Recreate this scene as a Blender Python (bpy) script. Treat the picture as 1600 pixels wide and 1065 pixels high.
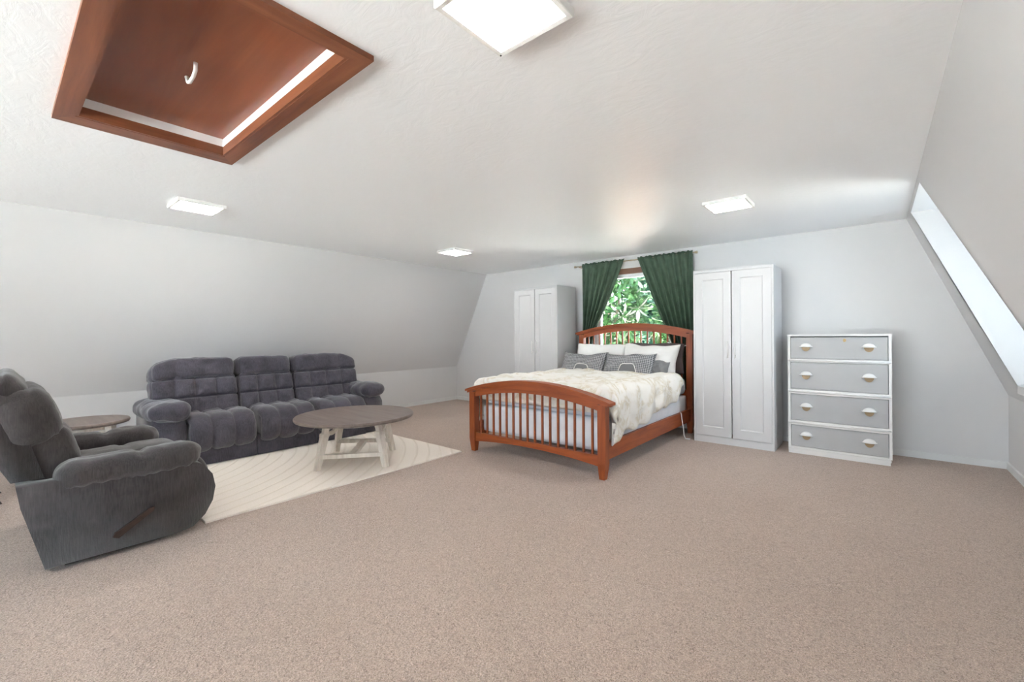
import bpy, bmesh, math, random
from mathutils import Vector, Matrix, noise
random.seed(7)
PI = math.pi
for o in list(bpy.data.objects): bpy.data.objects.remove(o, do_unlink=True)
SC = bpy.context.scene
COL = SC.collection

# ------------------------------------------------------------------ camera
CAM_H = 1.187
cam = bpy.data.cameras.new('camera'); camo = bpy.data.objects.new('camera', cam); COL.objects.link(camo)
cam.sensor_width = 36; cam.sensor_fit = 'HORIZONTAL'; cam.lens = 680.1/1600*36
cam.shift_y = -7.15/1600; cam.clip_start = 0.02; cam.clip_end = 200
M_ = Matrix.Rotation(0.697, 4, 'Z') @ Matrix.Rotation(PI/2, 4, 'X') @ Matrix.Rotation(-0.007, 4, 'Z')
M_.translation = (0, 0, CAM_H); camo.matrix_world = M_
SC.camera = camo

# ------------------------------------------------------------------ world, sun, exposure
W = bpy.data.worlds.new('sky'); SC.world = W; W.use_nodes = True
bg = W.node_tree.nodes['Background']; bg.inputs[0].default_value = (0.69, 0.84, 1.0, 1); bg.inputs[1].default_value = 5.6
sun = bpy.data.lights.new('sun', 'SUN'); sun.energy = 150.0; sun.angle = 0.02; sun.color = (1, 0.985, 0.96)
suno = bpy.data.objects.new('sun', sun); COL.objects.link(suno)
suno.rotation_euler = Vector((0.75, -0.08, -0.66)).to_track_quat('-Z', 'Y').to_euler()
LAMP = 32.0                                   # radiance of the ceiling lamps' diffusers
vs = SC.view_settings; vs.view_transform = 'Standard'; vs.look = 'None'; vs.gamma = 1; vs.use_curve_mapping = False
vs.exposure = 0.58
SC.cycles.sample_clamp_indirect = 60.0; SC.cycles.diffuse_bounces = 7; SC.cycles.max_bounces = 12
def portal(loc, rot, sx, sy):
    l = bpy.data.lights.new('window_portal', 'AREA'); l.shape = 'RECTANGLE'; l.size = sx; l.size_y = sy
    l.cycles.is_portal = True
    o = bpy.data.objects.new('window_portal', l); COL.objects.link(o); o.location = loc; o.rotation_euler = rot
portal((-2.585, 5.86, 1.46), (-PI/2, 0, 0), 1.2, 1.25)
portal((1.42, 4.55, 1.5), (0, PI/2, 0), 1.3, 1.0)
portal((-2.05, -4.56, 1.18), (PI/2, 0, 0), 4.3, 2.05)  # portal for the added window behind the camera

# ------------------------------------------------------------------ materials
def newmat(name):
    m = bpy.data.materials.new(name); m.use_nodes = True
    nt = m.node_tree; b = nt.nodes['Principled BSDF']
    return m, nt, b
def N(nt, t, **kw):
    n = nt.nodes.new(t)
    for k, v in kw.items(): setattr(n, k, v)
    return n
def coords(nt, scale=(1,1,1), rot=(0,0,0)):
    t = N(nt, 'ShaderNodeTexCoord'); mp = N(nt, 'ShaderNodeMapping')
    mp.inputs['Scale'].default_value = scale; mp.inputs['Rotation'].default_value = rot
    nt.links.new(t.outputs['Object'], mp.inputs['Vector']); return mp.outputs['Vector']
def noise_n(nt, vec, scale, detail=3, rough=0.5, dist=0):
    n = N(nt, 'ShaderNodeTexNoise'); n.inputs['Scale'].default_value = scale; n.inputs['Detail'].default_value = detail
    n.inputs['Roughness'].default_value = rough; n.inputs['Distortion'].default_value = dist
    nt.links.new(vec, n.inputs['Vector']); return n.outputs['Fac']
def ramp(nt, fac, stops):
    r = N(nt, 'ShaderNodeValToRGB'); e = r.color_ramp.elements
    while len(e) < len(stops): e.new(0.5)
    for el, (p, c) in zip(e, stops):
        el.position = p; el.color = (*c, 1) if len(c) == 3 else c
    nt.links.new(fac, r.inputs['Fac']); return r.outputs['Color']
def bump(nt, b, h, strength, dist=0.01, prev=None):
    n = N(nt, 'ShaderNodeBump'); n.inputs['Strength'].default_value = strength; n.inputs['Distance'].default_value = dist
    nt.links.new(h, n.inputs['Height'])
    if prev: nt.links.new(prev, n.inputs['Normal'])
    nt.links.new(n.outputs['Normal'], b.inputs['Normal']); return n.outputs['Normal']
def plain(name, c, rough=0.5, metal=0, var=0.04, vscale=6, bmp=0.0, bscale=80, spec=0.5):
    m, nt, b = newmat(name); v = coords(nt)
    f = noise_n(nt, v, vscale, 3)
    nt.links.new(ramp(nt, f, [(0.3, tuple(x*(1-var) for x in c)), (0.7, tuple(min(1, x*(1+var)) for x in c))]), b.inputs['Base Color'])
    b.inputs['Roughness'].default_value = rough; b.inputs['Metallic'].default_value = metal
    b.inputs['Specular IOR Level'].default_value = spec
    if bmp: bump(nt, b, noise_n(nt, v, bscale, 4), bmp, 0.004)
    return m
def wood(name, c0, c1, axis='x', rough=0.35, scale=1.0, coat=0.0):
    m, nt, b = newmat(name)
    s = {'x': (1.2, 14, 14), 'y': (14, 1.2, 14), 'z': (14, 14, 1.2)}[axis]
    v = coords(nt, tuple(q*scale for q in s))
    f = noise_n(nt, v, 2.2, 6, 0.6, 0.6)
    nt.links.new(ramp(nt, f, [(0.28, c0), (0.72, c1)]), b.inputs['Base Color'])
    b.inputs['Roughness'].default_value = rough; b.inputs['Coat Weight'].default_value = coat; b.inputs['Coat Roughness'].default_value = 0.2
    bump(nt, b, f, 0.08, 0.003); return m

def mat_carpet():
    m, nt, b = newmat('carpet'); v = coords(nt)
    vo = N(nt, 'ShaderNodeTexVoronoi'); vo.inputs['Scale'].default_value = 95; nt.links.new(v, vo.inputs['Vector'])
    w = noise_n(nt, v, 100, 3, 0.6, 2.6)
    c1 = ramp(nt, w, [(0.36, (0.235, 0.175, 0.142)), (0.5, (0.458, 0.356, 0.294)), (0.64, (0.66, 0.53, 0.45))])
    big = noise_n(nt, v, 1.3, 3)
    mx = N(nt, 'ShaderNodeMix', data_type='RGBA', blend_type='MULTIPLY'); mx.inputs[0].default_value = 1
    nt.links.new(c1, mx.inputs[6]); nt.links.new(ramp(nt, big, [(0.3, (0.93, 0.925, 0.92)), (0.7, (1, 1, 1))]), mx.inputs[7])
    nt.links.new(mx.outputs[2], b.inputs['Base Color'])
    b.inputs['Roughness'].default_value = 0.95; b.inputs['Specular IOR Level'].default_value = 0.1
    b.inputs['Sheen Weight'].default_value = 0.25
    n1 = bump(nt, b, w, 0.6, 0.006); bump(nt, b, vo.outputs['Distance'], 0.4, 0.006, n1)
    return m
def mat_paint(name, c, rough, bmp, trowel=False):
    m, nt, b = newmat(name); v = coords(nt)
    f = noise_n(nt, v, 0.8, 2)
    nt.links.new(ramp(nt, f, [(0.3, tuple(x*0.985 for x in c)), (0.7, c)]), b.inputs['Base Color'])
    b.inputs['Roughness'].default_value = rough
    if trowel:
        h = noise_n(nt, coords(nt, (5, 9, 5), (0, 0, 0.5)), 1.6, 5, 0.55, 1.6)
        n1 = bump(nt, b, h, bmp, 0.02); bump(nt, b, noise_n(nt, v, 60, 3), 0.06, 0.004, n1)
    else:
        bump(nt, b, noise_n(nt, v, 45, 4), bmp, 0.003)
    return m
def mat_fabric(name, c, light, sheen=0.5):
    m, nt, b = newmat(name); v = coords(nt)
    f1 = noise_n(nt, coords(nt, (60, 60, 6)), 3.0, 4, 0.6); f2 = noise_n(nt, v, 7, 4, 0.6, 0.5)
    ad = N(nt, 'ShaderNodeMath', operation='ADD'); nt.links.new(f1, ad.inputs[0]); nt.links.new(f2, ad.inputs[1])
    ha = N(nt, 'ShaderNodeMath', operation='MULTIPLY'); ha.inputs[1].default_value = 0.5; nt.links.new(ad.outputs[0], ha.inputs[0])
    nt.links.new(ramp(nt, ha.outputs[0], [(0.34, c), (0.66, light)]), b.inputs['Base Color'])
    b.inputs['Roughness'].default_value = 0.9; b.inputs['Specular IOR Level'].default_value = 0.15
    b.inputs['Sheen Weight'].default_value = sheen; b.inputs['Sheen Roughness'].default_value = 0.45
    n1 = bump(nt, b, f1, 0.25, 0.004); bump(nt, b, noise_n(nt, coords(nt, (30, 30, 9)), 1.4, 4, 0.6, 0.8), 0.2, 0.006, n1)
    return m
def mat_emit(name, c, s):
    m, nt, b = newmat(name); b.inputs['Base Color'].default_value = (*c, 1)
    b.inputs['Emission Color'].default_value = (*c, 1); b.inputs['Emission Strength'].default_value = s
    b.inputs['Roughness'].default_value = 0.3; return m
def mat_glass():
    m, nt, b = newmat('window_glass'); nt.nodes.remove(b)
    tr = N(nt, 'ShaderNodeBsdfTransparent'); tr.inputs[0].default_value = (0.96, 0.98, 0.97, 1)
    gl = N(nt, 'ShaderNodeBsdfGlossy'); gl.inputs['Roughness'].default_value = 0.02
    fr = N(nt, 'ShaderNodeFresnel'); fr.inputs[0].default_value = 1.45
    mx = N(nt, 'ShaderNodeMixShader'); nt.links.new(fr.outputs[0], mx.inputs[0]); nt.links.new(tr.outputs[0], mx.inputs[1]); nt.links.new(gl.outputs[0], mx.inputs[2])
    nt.links.new(mx.outputs[0], nt.nodes['Material Output'].inputs['Surface']); return m
def mat_duvet():
    m, nt, b = newmat('duvet_print'); v = coords(nt)
    a = noise_n(nt, v, 5, 5, 0.65, 1.2); d = noise_n(nt, v, 4.5, 2, 0.5, 0.5)
    line = ramp(nt, a, [(0.43, (0, 0, 0)), (0.5, (1, 1, 1)), (0.52, (1, 1, 1)), (0.6, (0, 0, 0))])
    blot = ramp(nt, d, [(0.45, (0, 0, 0)), (0.58, (1, 1, 1))])
    mu = N(nt, 'ShaderNodeMix', data_type='RGBA', blend_type='MULTIPLY'); mu.inputs[0].default_value = 1
    nt.links.new(line, mu.inputs[6]); nt.links.new(blot, mu.inputs[7])
    mx = N(nt, 'ShaderNodeMix', data_type='RGBA'); nt.links.new(mu.outputs[2], mx.inputs[0])
    mx.inputs[6].default_value = (0.86, 0.84, 0.79, 1); mx.inputs[7].default_value = (0.70, 0.64, 0.52, 1)
    nt.links.new(mx.outputs[2], b.inputs['Base Color']); b.inputs['Roughness'].default_value = 0.85
    bump(nt, b, noise_n(nt, v, 300, 2), 0.1, 0.002); return m
def mat_rug():
    m, nt, b = newmat('rug_wool'); v = coords(nt)
    w = N(nt, 'ShaderNodeTexWave', wave_type='RINGS', rings_direction='Z'); w.inputs['Scale'].default_value = 2.6; w.inputs['Distortion'].default_value = 0.6
    w.inputs['Detail'].default_value = 1
    mp = N(nt, 'ShaderNodeMapping'); mp.inputs['Location'].default_value = (0.45, 0.45, 0); nt.links.new(v, mp.inputs[0]); nt.links.new(mp.outputs[0], w.inputs[0])
    groove = ramp(nt, w.outputs['Fac'], [(0.0, (0, 0, 0)), (0.12, (1, 1, 1))])
    f = noise_n(nt, v, 160, 3)
    mu = N(nt, 'ShaderNodeMix', data_type='RGBA', blend_type='MULTIPLY'); mu.inputs[0].default_value = 1
    nt.links.new(ramp(nt, f, [(0.3, (0.80, 0.73, 0.65)), (0.7, (0.91, 0.85, 0.78))]), mu.inputs[6])
    nt.links.new(ramp(nt, w.outputs['Fac'], [(0.0, (0.94, 0.93, 0.91)), (0.12, (1, 1, 1))]), mu.inputs[7])
    nt.links.new(mu.outputs[2], b.inputs['Base Color']); b.inputs['Roughness'].default_value = 0.95
    n1 = bump(nt, b, groove, 0.5, 0.008); bump(nt, b, f, 0.4, 0.004, n1); return m
def mat_greypillow():
    m, nt, b = newmat('grey_woven_print'); v = coords(nt, (1, 0, 1), (0, 0.78, 0))
    ch = N(nt, 'ShaderNodeTexChecker'); ch.inputs['Scale'].default_value = 66; nt.links.new(v, ch.inputs['Vector'])
    ch.inputs[1].default_value = (0.12, 0.12, 0.125, 1); ch.inputs[2].default_value = (0.42, 0.42, 0.43, 1)
    nt.links.new(ch.outputs['Color'], b.inputs['Base Color']); b.inputs['Roughness'].default_value = 0.9; return m
def mat_leaf(name, c0, c1):
    m, nt, b = newmat(name); v = coords(nt)
    f = noise_n(nt, v, 3.5, 3, 0.6)
    nt.links.new(ramp(nt, f, [(0.35, c0), (0.65, c1)]), b.inputs['Base Color'])
    b.inputs['Roughness'].default_value = 0.5; b.inputs['Subsurface Weight'].default_value = 0; return m

MAT = dict(
 carpet=mat_carpet(),
 wall=mat_paint('wall_paint', (0.695, 0.69, 0.69), 0.55, 0.05),
 ceil=mat_paint('ceiling_paint', (0.935, 0.95, 0.965), 0.31, 0.13, True),
 trim=plain('trim_paint', (0.74, 0.745, 0.74), 0.45),
 white=plain('white_laminate', (0.63, 0.63, 0.638), 0.35, var=0.01),
 white2=plain('white_sash', (0.85, 0.86, 0.87), 0.4, var=0.01),
 grey=plain('grey_drawer_paint', (0.45, 0.452, 0.455), 0.45, var=0.02, bmp=0.08),
 dresser_white=plain('dresser_white_paint', (0.77, 0.76, 0.745), 0.45, var=0.03, bmp=0.1),
 brass=plain('brass', (0.36, 0.25, 0.14), 0.45, metal=0.3),
 rodbrass=plain('aged_brass', (0.55, 0.45, 0.32), 0.35, metal=0.8),
 cherry_x=wood('cherry_wood_x', (0.21, 0.040, 0.007), (0.38, 0.085, 0.016), 'x', 0.45, 1, 0.05),
 cherry_y=wood('cherry_wood_y', (0.21, 0.040, 0.007), (0.38, 0.085, 0.016), 'y', 0.45, 1, 0.05),
 cherry_z=wood('cherry_wood_z', (0.21, 0.040, 0.007), (0.38, 0.085, 0.016), 'z', 0.45, 1, 0.05),
 hatch_x=wood('hatch_trim_x', (0.15, 0.045, 0.019), (0.30, 0.105, 0.045), 'x', 0.4, 0.5),
 hatch_y=wood('hatch_trim_y', (0.15, 0.045, 0.019), (0.30, 0.105, 0.045), 'y', 0.4, 0.5),
 hatch_p=wood('hatch_plywood', (0.185, 0.052, 0.021), (0.31, 0.10, 0.043), 'x', 0.35, 0.25),
 casing=wood('brown_casing', (0.16, 0.07, 0.04), (0.26, 0.13, 0.08), 'x', 0.45),
 tabletop=wood('walnut_top', (0.14, 0.105, 0.09), (0.25, 0.20, 0.175), 'x', 0.35, 0.7),
 whitewash=wood('whitewashed_wood', (0.60, 0.53, 0.46), (0.84, 0.78, 0.71), 'z', 0.6),
 darkwood=wood('dark_wood', (0.03, 0.02, 0.015), (0.07, 0.045, 0.03), 'y', 0.4),
 sofa=mat_fabric('slate_velour', (0.048, 0.043, 0.053), (0.120, 0.110, 0.136)),
 chair=mat_fabric('charcoal_velour', (0.038, 0.032, 0.033), (0.086, 0.074, 0.074)),
 black=plain('black_plastic', (0.012, 0.012, 0.013), 0.6),
 lever=wood('lever_wood', (0.03, 0.016, 0.012), (0.07, 0.035, 0.025), 'y', 0.5),
 mattress=plain('window_tinted_sheet', (0.66, 0.71, 0.76), 0.8, bmp=0.1),  # white sheet; the bluish window light is put into its colour
 boxspring=plain('white_box_spring', (0.82, 0.83, 0.86), 0.8, bmp=0.1),
 duvet=mat_duvet(), rug=mat_rug(), greypillow=mat_greypillow(),
 piping=plain('cream_piping', (0.8, 0.78, 0.74), 0.8), plaingrey=plain('plain_grey_cloth', (0.20, 0.20, 0.205), 0.9, bmp=0.2, bscale=300),
 whitecloth=plain('white_cotton', (0.86, 0.85, 0.83), 0.85, bmp=0.1), darkcloth=plain('dark_brown_cloth', (0.10, 0.075, 0.075), 0.9, bmp=0.2),
 curtain=plain('green_velvet', (0.055, 0.098, 0.060), 0.7, var=0.2, vscale=12, bmp=0.15, bscale=200),
 cable=plain('white_cable_plastic', (0.8, 0.8, 0.82), 0.4), metalwhite=plain('white_enamel', (0.82, 0.81, 0.79), 0.35),
 diffuser=mat_emit('lamp_diffuser', (1.0, 0.965, 0.915), LAMP), glass=mat_glass(),
 leaf1=mat_leaf('leaf_green', (0.012, 0.06, 0.016), (0.06, 0.15, 0.035)), leaf2=mat_leaf('leaf_teal', (0.006, 0.052, 0.030), (0.022, 0.115, 0.060)),
 leaf3=mat_leaf('leaf_pale', (0.17, 0.20, 0.11), (0.30, 0.29, 0.23)), bark=plain('bark', (0.20, 0.15, 0.11), 0.9, var=0.3),
 lawn=plain('pale_paving', (0.55, 0.53, 0.49), 0.95, var=0.15), stucco=plain('orange_stucco', (0.30, 0.13, 0.07), 0.9, var=0.1),
 bounce_deck=plain('bounce_deck_surface', (0.73, 0.735, 0.74), 0.9, var=0.05),  # pale surface of the added light-bouncing slab
 roof=plain('house_roof', (0.20, 0.17, 0.16), 0.9, var=0.2), blue=plain('blue_paint', (0.02, 0.11, 0.22), 0.6),
 gold=plain('gold_leaf', (0.48, 0.33, 0.14), 0.4, metal=0.4),
)

# ------------------------------------------------------------------ mesh helpers
def T(verts, loc): return [(v[0]-loc[0], v[1]-loc[1], v[2]-loc[2]) for v in verts]
def obj(name, verts, faces, mat, parent=None, smooth=False, off=None, sub=0):
    if off is not None: verts = T(verts, off)
    me = bpy.data.meshes.new(name); me.from_pydata([tuple(v) for v in verts], [], faces); me.update()
    bm = bmesh.new(); bm.from_mesh(me); bmesh.ops.recalc_face_normals(bm, faces=bm.faces); bm.to_mesh(me); bm.free()
    if smooth:
        for p in me.polygons: p.use_smooth = True
    me.materials.append(MAT[mat] if isinstance(mat, str) else mat)
    o = bpy.data.objects.new(name, me); COL.objects.link(o)
    if parent: o.parent = parent
    return o
def bobj(name, bm, mat, parent=None, smooth=False, off=None):
    if off is not None: bmesh.ops.translate(bm, verts=bm.verts, vec=(-off[0], -off[1], -off[2]))
    bmesh.ops.recalc_face_normals(bm, faces=bm.faces)
    me = bpy.data.meshes.new(name); bm.to_mesh(me); bm.free()
    if smooth:
        for p in me.polygons: p.use_smooth = True
    me.materials.append(MAT[mat]); o = bpy.data.objects.new(name, me); COL.objects.link(o)
    if parent: o.parent = parent
    return o
def bevel(bm, r, seg=2):
    if r > 0:
        es = [e for e in bm.edges if len(e.link_faces) == 2 and e.calc_face_angle(0) > 0.5]
        bmesh.ops.bevel(bm, geom=es, offset=r, segments=seg, affect='EDGES', profile=0.5)
def bm_box(x0, x1, y0, y1, z0, z1, bev=0.0, bm=None):
    own = bm is None
    if own: bm = bmesh.new()
    vs_ = [bm.verts.new(p) for p in ((x0,y0,z0),(x1,y0,z0),(x1,y1,z0),(x0,y1,z0),(x0,y0,z1),(x1,y0,z1),(x1,y1,z1),(x0,y1,z1))]
    for f in ((0,3,2,1),(4,5,6,7),(0,1,5,4),(1,2,6,5),(2,3,7,6),(3,0,4,7)): bm.faces.new([vs_[i] for i in f])
    if own: bevel(bm, bev)
    return bm
def box(name, x0, x1, y0, y1, z0, z1, mat, parent=None, bev=0.0, off=None):
    return bobj(name, bm_box(x0, x1, y0, y1, z0, z1, bev), mat, parent, off=off)
def bm_prism(pts, axis, a0, a1, bev=0.0, seg=2):
    """pts: 2D outline; axis x: (y,z), y: (x,z), z: (x,y)"""
    def P(p, a): return {'x': (a, p[0], p[1]), 'y': (p[0], a, p[1]), 'z': (p[0], p[1], a)}[axis]
    bm = bmesh.new(); n = len(pts)
    A = [bm.verts.new(P(p, a0)) for p in pts]; B = [bm.verts.new(P(p, a1)) for p in pts]
    bm.faces.new(A[::-1]); bm.faces.new(B)
    for i in range(n): bm.faces.new((A[i], A[(i+1) % n], B[(i+1) % n], B[i]))
    if bev: bevel(bm, bev, seg)
    return bm
def bm_tube(path, r, n=8, bm=None, caps=True):
    bm = bm or bmesh.new(); rings = []
    P = [Vector(p) for p in path]
    rr = r if isinstance(r, (list, tuple)) else [r]*len(P)
    for i, p in enumerate(P):
        t = (P[min(i+1, len(P)-1)] - P[max(i-1, 0)]).normalized()
        a = t.cross(Vector((0, 0, 1)))
        if a.length < 1e-3: a = t.cross(Vector((0, 1, 0)))
        a.normalize(); b = t.cross(a)
        rings.append([bm.verts.new(p + rr[i]*(math.cos(2*PI*k/n)*a + math.sin(2*PI*k/n)*b)) for k in range(n)])
    for i in range(len(rings)-1):
        for k in range(n): bm.faces.new((rings[i][k], rings[i][(k+1) % n], rings[i+1][(k+1) % n], rings[i+1][k]))
    if caps: bm.faces.new(rings[0][::-1]); bm.faces.new(rings[-1])
    return bm
def bm_lathe(prof, c, n=32, sx=1.0):
    bm = bmesh.new(); rings = []
    for (r, z) in prof: rings.append([bm.verts.new((c[0]+sx*r*math.cos(2*PI*k/n), c[1]+r*math.sin(2*PI*k/n), c[2]+z)) for k in range(n)])
    for i in range(len(rings)-1):
        for k in range(n): bm.faces.new((rings[i][k], rings[i][(k+1) % n], rings[i+1][(k+1) % n], rings[i+1][k]))
    bm.faces.new(rings[0][::-1]); bm.faces.new(rings[-1]); return bm
def empty(name, loc, label=None, cat=None, group=None, rz=0):
    o = bpy.data.objects.new(name, None); COL.objects.link(o); o.location = loc; o.rotation_euler = (0, 0, rz)
    o.empty_display_size = 0.1
    if label: tag(o, label, cat, group)
    return o
def tag(o, label, cat, group=None):
    o['label'] = label; o['category'] = cat
    if group: o['group'] = group
    return o
def struct(o): o['kind'] = 'structure'; return o
def rbox(w, d, h, r, n, disp=None, deform=None):
    """rounded, displaced box centred on the origin; r = (rx,ry,rz); n = segments (nx,ny,nz)"""
    hx, hy, hz = w/2, d/2, h/2; rx, ry, rz = r; V = {}; verts = []; faces = []
    def vid(i, j, k):
        key = (i, j, k)
        if key in V: return V[key]
        u, v, q = i/n[0], j/n[1], k/n[2]
        p = Vector((-hx+w*u, -hy+d*v, -hz+h*q))
        inn = Vector((max(-hx+rx, min(hx-rx, p.x)), max(-hy+ry, min(hy-ry, p.y)), max(-hz+rz, min(hz-rz, p.z))))
        dd = Vector(((p.x-inn.x)/rx, (p.y-inn.y)/ry, (p.z-inn.z)/rz))
        if dd.length > 1e-6: dd.normalize()
        pos = inn + Vector((dd.x*rx, dd.y*ry, dd.z*rz))
        nn = Vector((dd.x/rx, dd.y/ry, dd.z/rz)); nn = nn.normalized() if nn.length > 0 else Vector((0, 0, 1))
        if disp: pos = pos + nn*disp(u, v, q, nn, pos)
        if deform: pos = Vector(deform(pos))
        V[key] = len(verts); verts.append(pos); return V[key]
    nx, ny, nz = n
    for i in range(nx):
        for j in range(ny):
            faces.append((vid(i,j,0), vid(i,j+1,0), vid(i+1,j+1,0), vid(i+1,j,0))); faces.append((vid(i,j,nz), vid(i+1,j,nz), vid(i+1,j+1,nz), vid(i,j+1,nz)))
    for i in range(nx):
        for k in range(nz):
            faces.append((vid(i,0,k), vid(i+1,0,k), vid(i+1,0,k+1), vid(i,0,k+1))); faces.append((vid(i,ny,k), vid(i,ny,k+1), vid(i+1,ny,k+1), vid(i+1,ny,k)))
    for j in range(ny):
        for k in range(nz):
            faces.append((vid(0,j,k), vid(0,j,k+1), vid(0,j+1,k+1), vid(0,j+1,k))); faces.append((vid(nx,j,k), vid(nx,j+1,k), vid(nx,j+1,k+1), vid(nx,j,k+1)))
    return verts, faces
def cells(t, cuts):
    """0 at a seam, 1 in the middle of a cell"""
    for a, b in zip(cuts[:-1], cuts[1:]):
        if a <= t <= b:
            q = (t-a)/(b-a); return max(0.0, 1-abs(2*q-1)**2.6)
    return 0.0
def xf(verts, loc=(0,0,0), rx=0, ry=0, rz=0):
    m = Matrix.Rotation(rz, 4, 'Z') @ Matrix.Rotation(ry, 4, 'Y') @ Matrix.Rotation(rx, 4, 'X'); L = Vector(loc)
    return [m @ Vector(v) + L for v in verts]
def wr(p, s, a, seed=0.0): return a*noise.noise(Vector((p[0]*s+seed, p[1]*s+seed*1.7, p[2]*s)))

# ------------------------------------------------------------------ room shell
XL, XLC, ZKL = -6.14, -5.34, 0.625
XR, XRC, ZKR = 0.879, 0.227, 0.644
ZC, YB, YF = 2.297, 5.685, -4.4
def slopex(z): return XR + (XRC-XR)*(z-ZKR)/(ZC-ZKR)
struct(box('floor', XL-0.15, 1.7, YF-0.15, YB+0.15, -0.2, 0, 'carpet'))
HX0, HX1, HY0, HY1 = -2.99, -1.575, 0.265, 0.900      # hatch shaft
def frame_mesh(name, quad_o, quad_i, nrm, th, mat):
    """a slab with a four-cornered hole; corners in matching order"""
    n = Vector(nrm).normalized()*th; v = [Vector(p) for p in quad_o] + [Vector(p) for p in quad_i]
    v += [p + n for p in v]; f = []
    for i in range(4):
        j = (i+1) % 4
        f += [(i, j, 4+j, 4+i), (8+i, 12+i, 12+j, 8+j), (i, 8+i, 8+j, j), (4+i, 4+j, 12+j, 12+i)]
    return struct(obj(name, v, f, mat))
frame_mesh('ceiling', [(XLC,YF,ZC),(XRC,YF,ZC),(XRC,YB,ZC),(XLC,YB,ZC)], [(HX0,HY0,ZC),(HX1,HY0,ZC),(HX1,HY1,ZC),(HX0,HY1,ZC)], (0,0,1), 0.10, 'ceil')
def slab(name, quad, nrm, th, mat='wall'):
    n = Vector(nrm).normalized()*th; v = [Vector(p) for p in quad]; v += [p+n for p in v]
    return struct(obj(name, v, [(0,1,2,3),(4,7,6,5),(0,4,5,1),(1,5,6,2),(2,6,7,3),(3,7,4,0)], mat))
slab('wall_left', [(XL,YF,0),(XL,YB,0),(XL,YB,ZKL),(XL,YF,ZKL)], (-1,0,0), 0.12)
slab('wall_left_slope', [(XL,YF,ZKL),(XL,YB,ZKL),(XLC,YB,ZC),(XLC,YF,ZC)], (-(ZC-ZKL),0,(XLC-XL)), 0.12)
slab('wall_right', [(XR,YF,0),(XR,YB,0),(XR,YB,ZKR),(XR,YF,ZKR)], (1,0,0), 0.12)
DT, DB = 2.262, 0.785                                   # dormer opening top and bottom
DYF_T, DYF_B, DYN_T, DYN_B = 5.24, 5.02, 4.24, 3.72     # far and near edges of the opening
frame_mesh('wall_right_slope', [(XR,YF,ZKR),(XR,YB,ZKR),(XRC,YB,ZC),(XRC,YF,ZC)],
           [(slopex(DB),DYN_B,DB),(slopex(DB),DYF_B,DB),(slopex(DT),DYF_T,DT),(slopex(DT),DYN_T,DT)], (ZC-ZKR,0,XR-XRC), 0.03, 'wall')
# dormer box behind the opening
DX = 1.40
def poly(name, pts, nrm, th, mat='wall'):
    n = Vector(nrm).normalized()*th; v = [Vector(p) for p in pts]; k = len(v); v += [p+n for p in v]
    return struct(obj(name, v, [tuple(range(k)), tuple(range(2*k-1, k-1, -1))] + [(i, k+i, k+(i+1) % k, (i+1) % k) for i in range(k)], mat))
poly('wall_dormer_far', [(slopex(DB),DYF_B,DB),(slopex(DT),DYF_T,DT),(DX,DYF_T,DT),(DX,DYF_B,DB)], (0,1,0), 0.06)
poly('wall_dormer_near', [(slopex(DB),DYN_B,DB),(slopex(DT),DYN_T,DT),(DX,DYN_T,DT),(DX,DYN_B,DB)], (0,-1,0), 0.06)
poly('ceiling_dormer', [(slopex(DT),DYN_T,DT),(slopex(DT),DYF_T,DT),(DX,DYF_T,DT),(DX,DYN_T,DT)], (0,0,1), 0.06, 'ceil')
poly('trim_dormer_sill', [(slopex(DB),DYN_B,DB),(slopex(DB),DYF_B,DB),(DX,DYF_B,DB),(DX,DYN_B,DB)], (0,0,-1), 0.06)
# back wall with the window opening, gable shaped
WX0, WX1, WZ0, WZ1 = -3.19, -1.98, 0.86, 2.045
def gable(name, y, yy, hole):
    bm = bmesh.new()
    (a, b, c, d) = hole
    def zt(x):
        if x < XLC: return ZKL + (ZC-ZKL)*(x-XL)/(XLC-XL)
        if x > XRC: return ZKR + (ZC-ZKR)*(XR-x)/(XR-XRC)
        return ZC
    def quadp(pts):
        A = [bm.verts.new((p[0], y, p[1])) for p in pts]; B = [bm.verts.new((p[0], yy, p[1])) for p in pts]; n = len(pts)
        bm.faces.new(A); bm.faces.new(B[::-1])
        for i in range(n): bm.faces.new((A[i], B[i], B[(i+1) % n], A[(i+1) % n]))
    quadp([(XL,0),(a,0),(a,ZC),(XLC,ZC),(XL,ZKL)])
    quadp([(b,0),(XR,0),(XR,ZKR),(XRC,ZC),(b,ZC)])
    quadp([(a,0),(b,0),(b,c),(a,c)]); quadp([(a,d),(b,d),(b,ZC),(a,ZC)])
    return struct(bobj(name, bm, 'wall'))
gable('wall_back', YB, YB+0.14, (WX0, WX1, WZ0, WZ1))
gable('wall_front', YF, YF-0.14, (-4.2, 0.1, 0.15, 2.2))
# baseboards
struct(box('baseboard_left', XL, XL+0.014, YF, YB, 0, 0.062, 'trim'))
struct(box('baseboard_back', XL+0.014, XR-0.014, YB-0.014, YB, 0, 0.062, 'trim'))
struct(box('baseboard_right', XR-0.014, XR, YF, YB, 0, 0.062, 'trim'))

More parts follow.
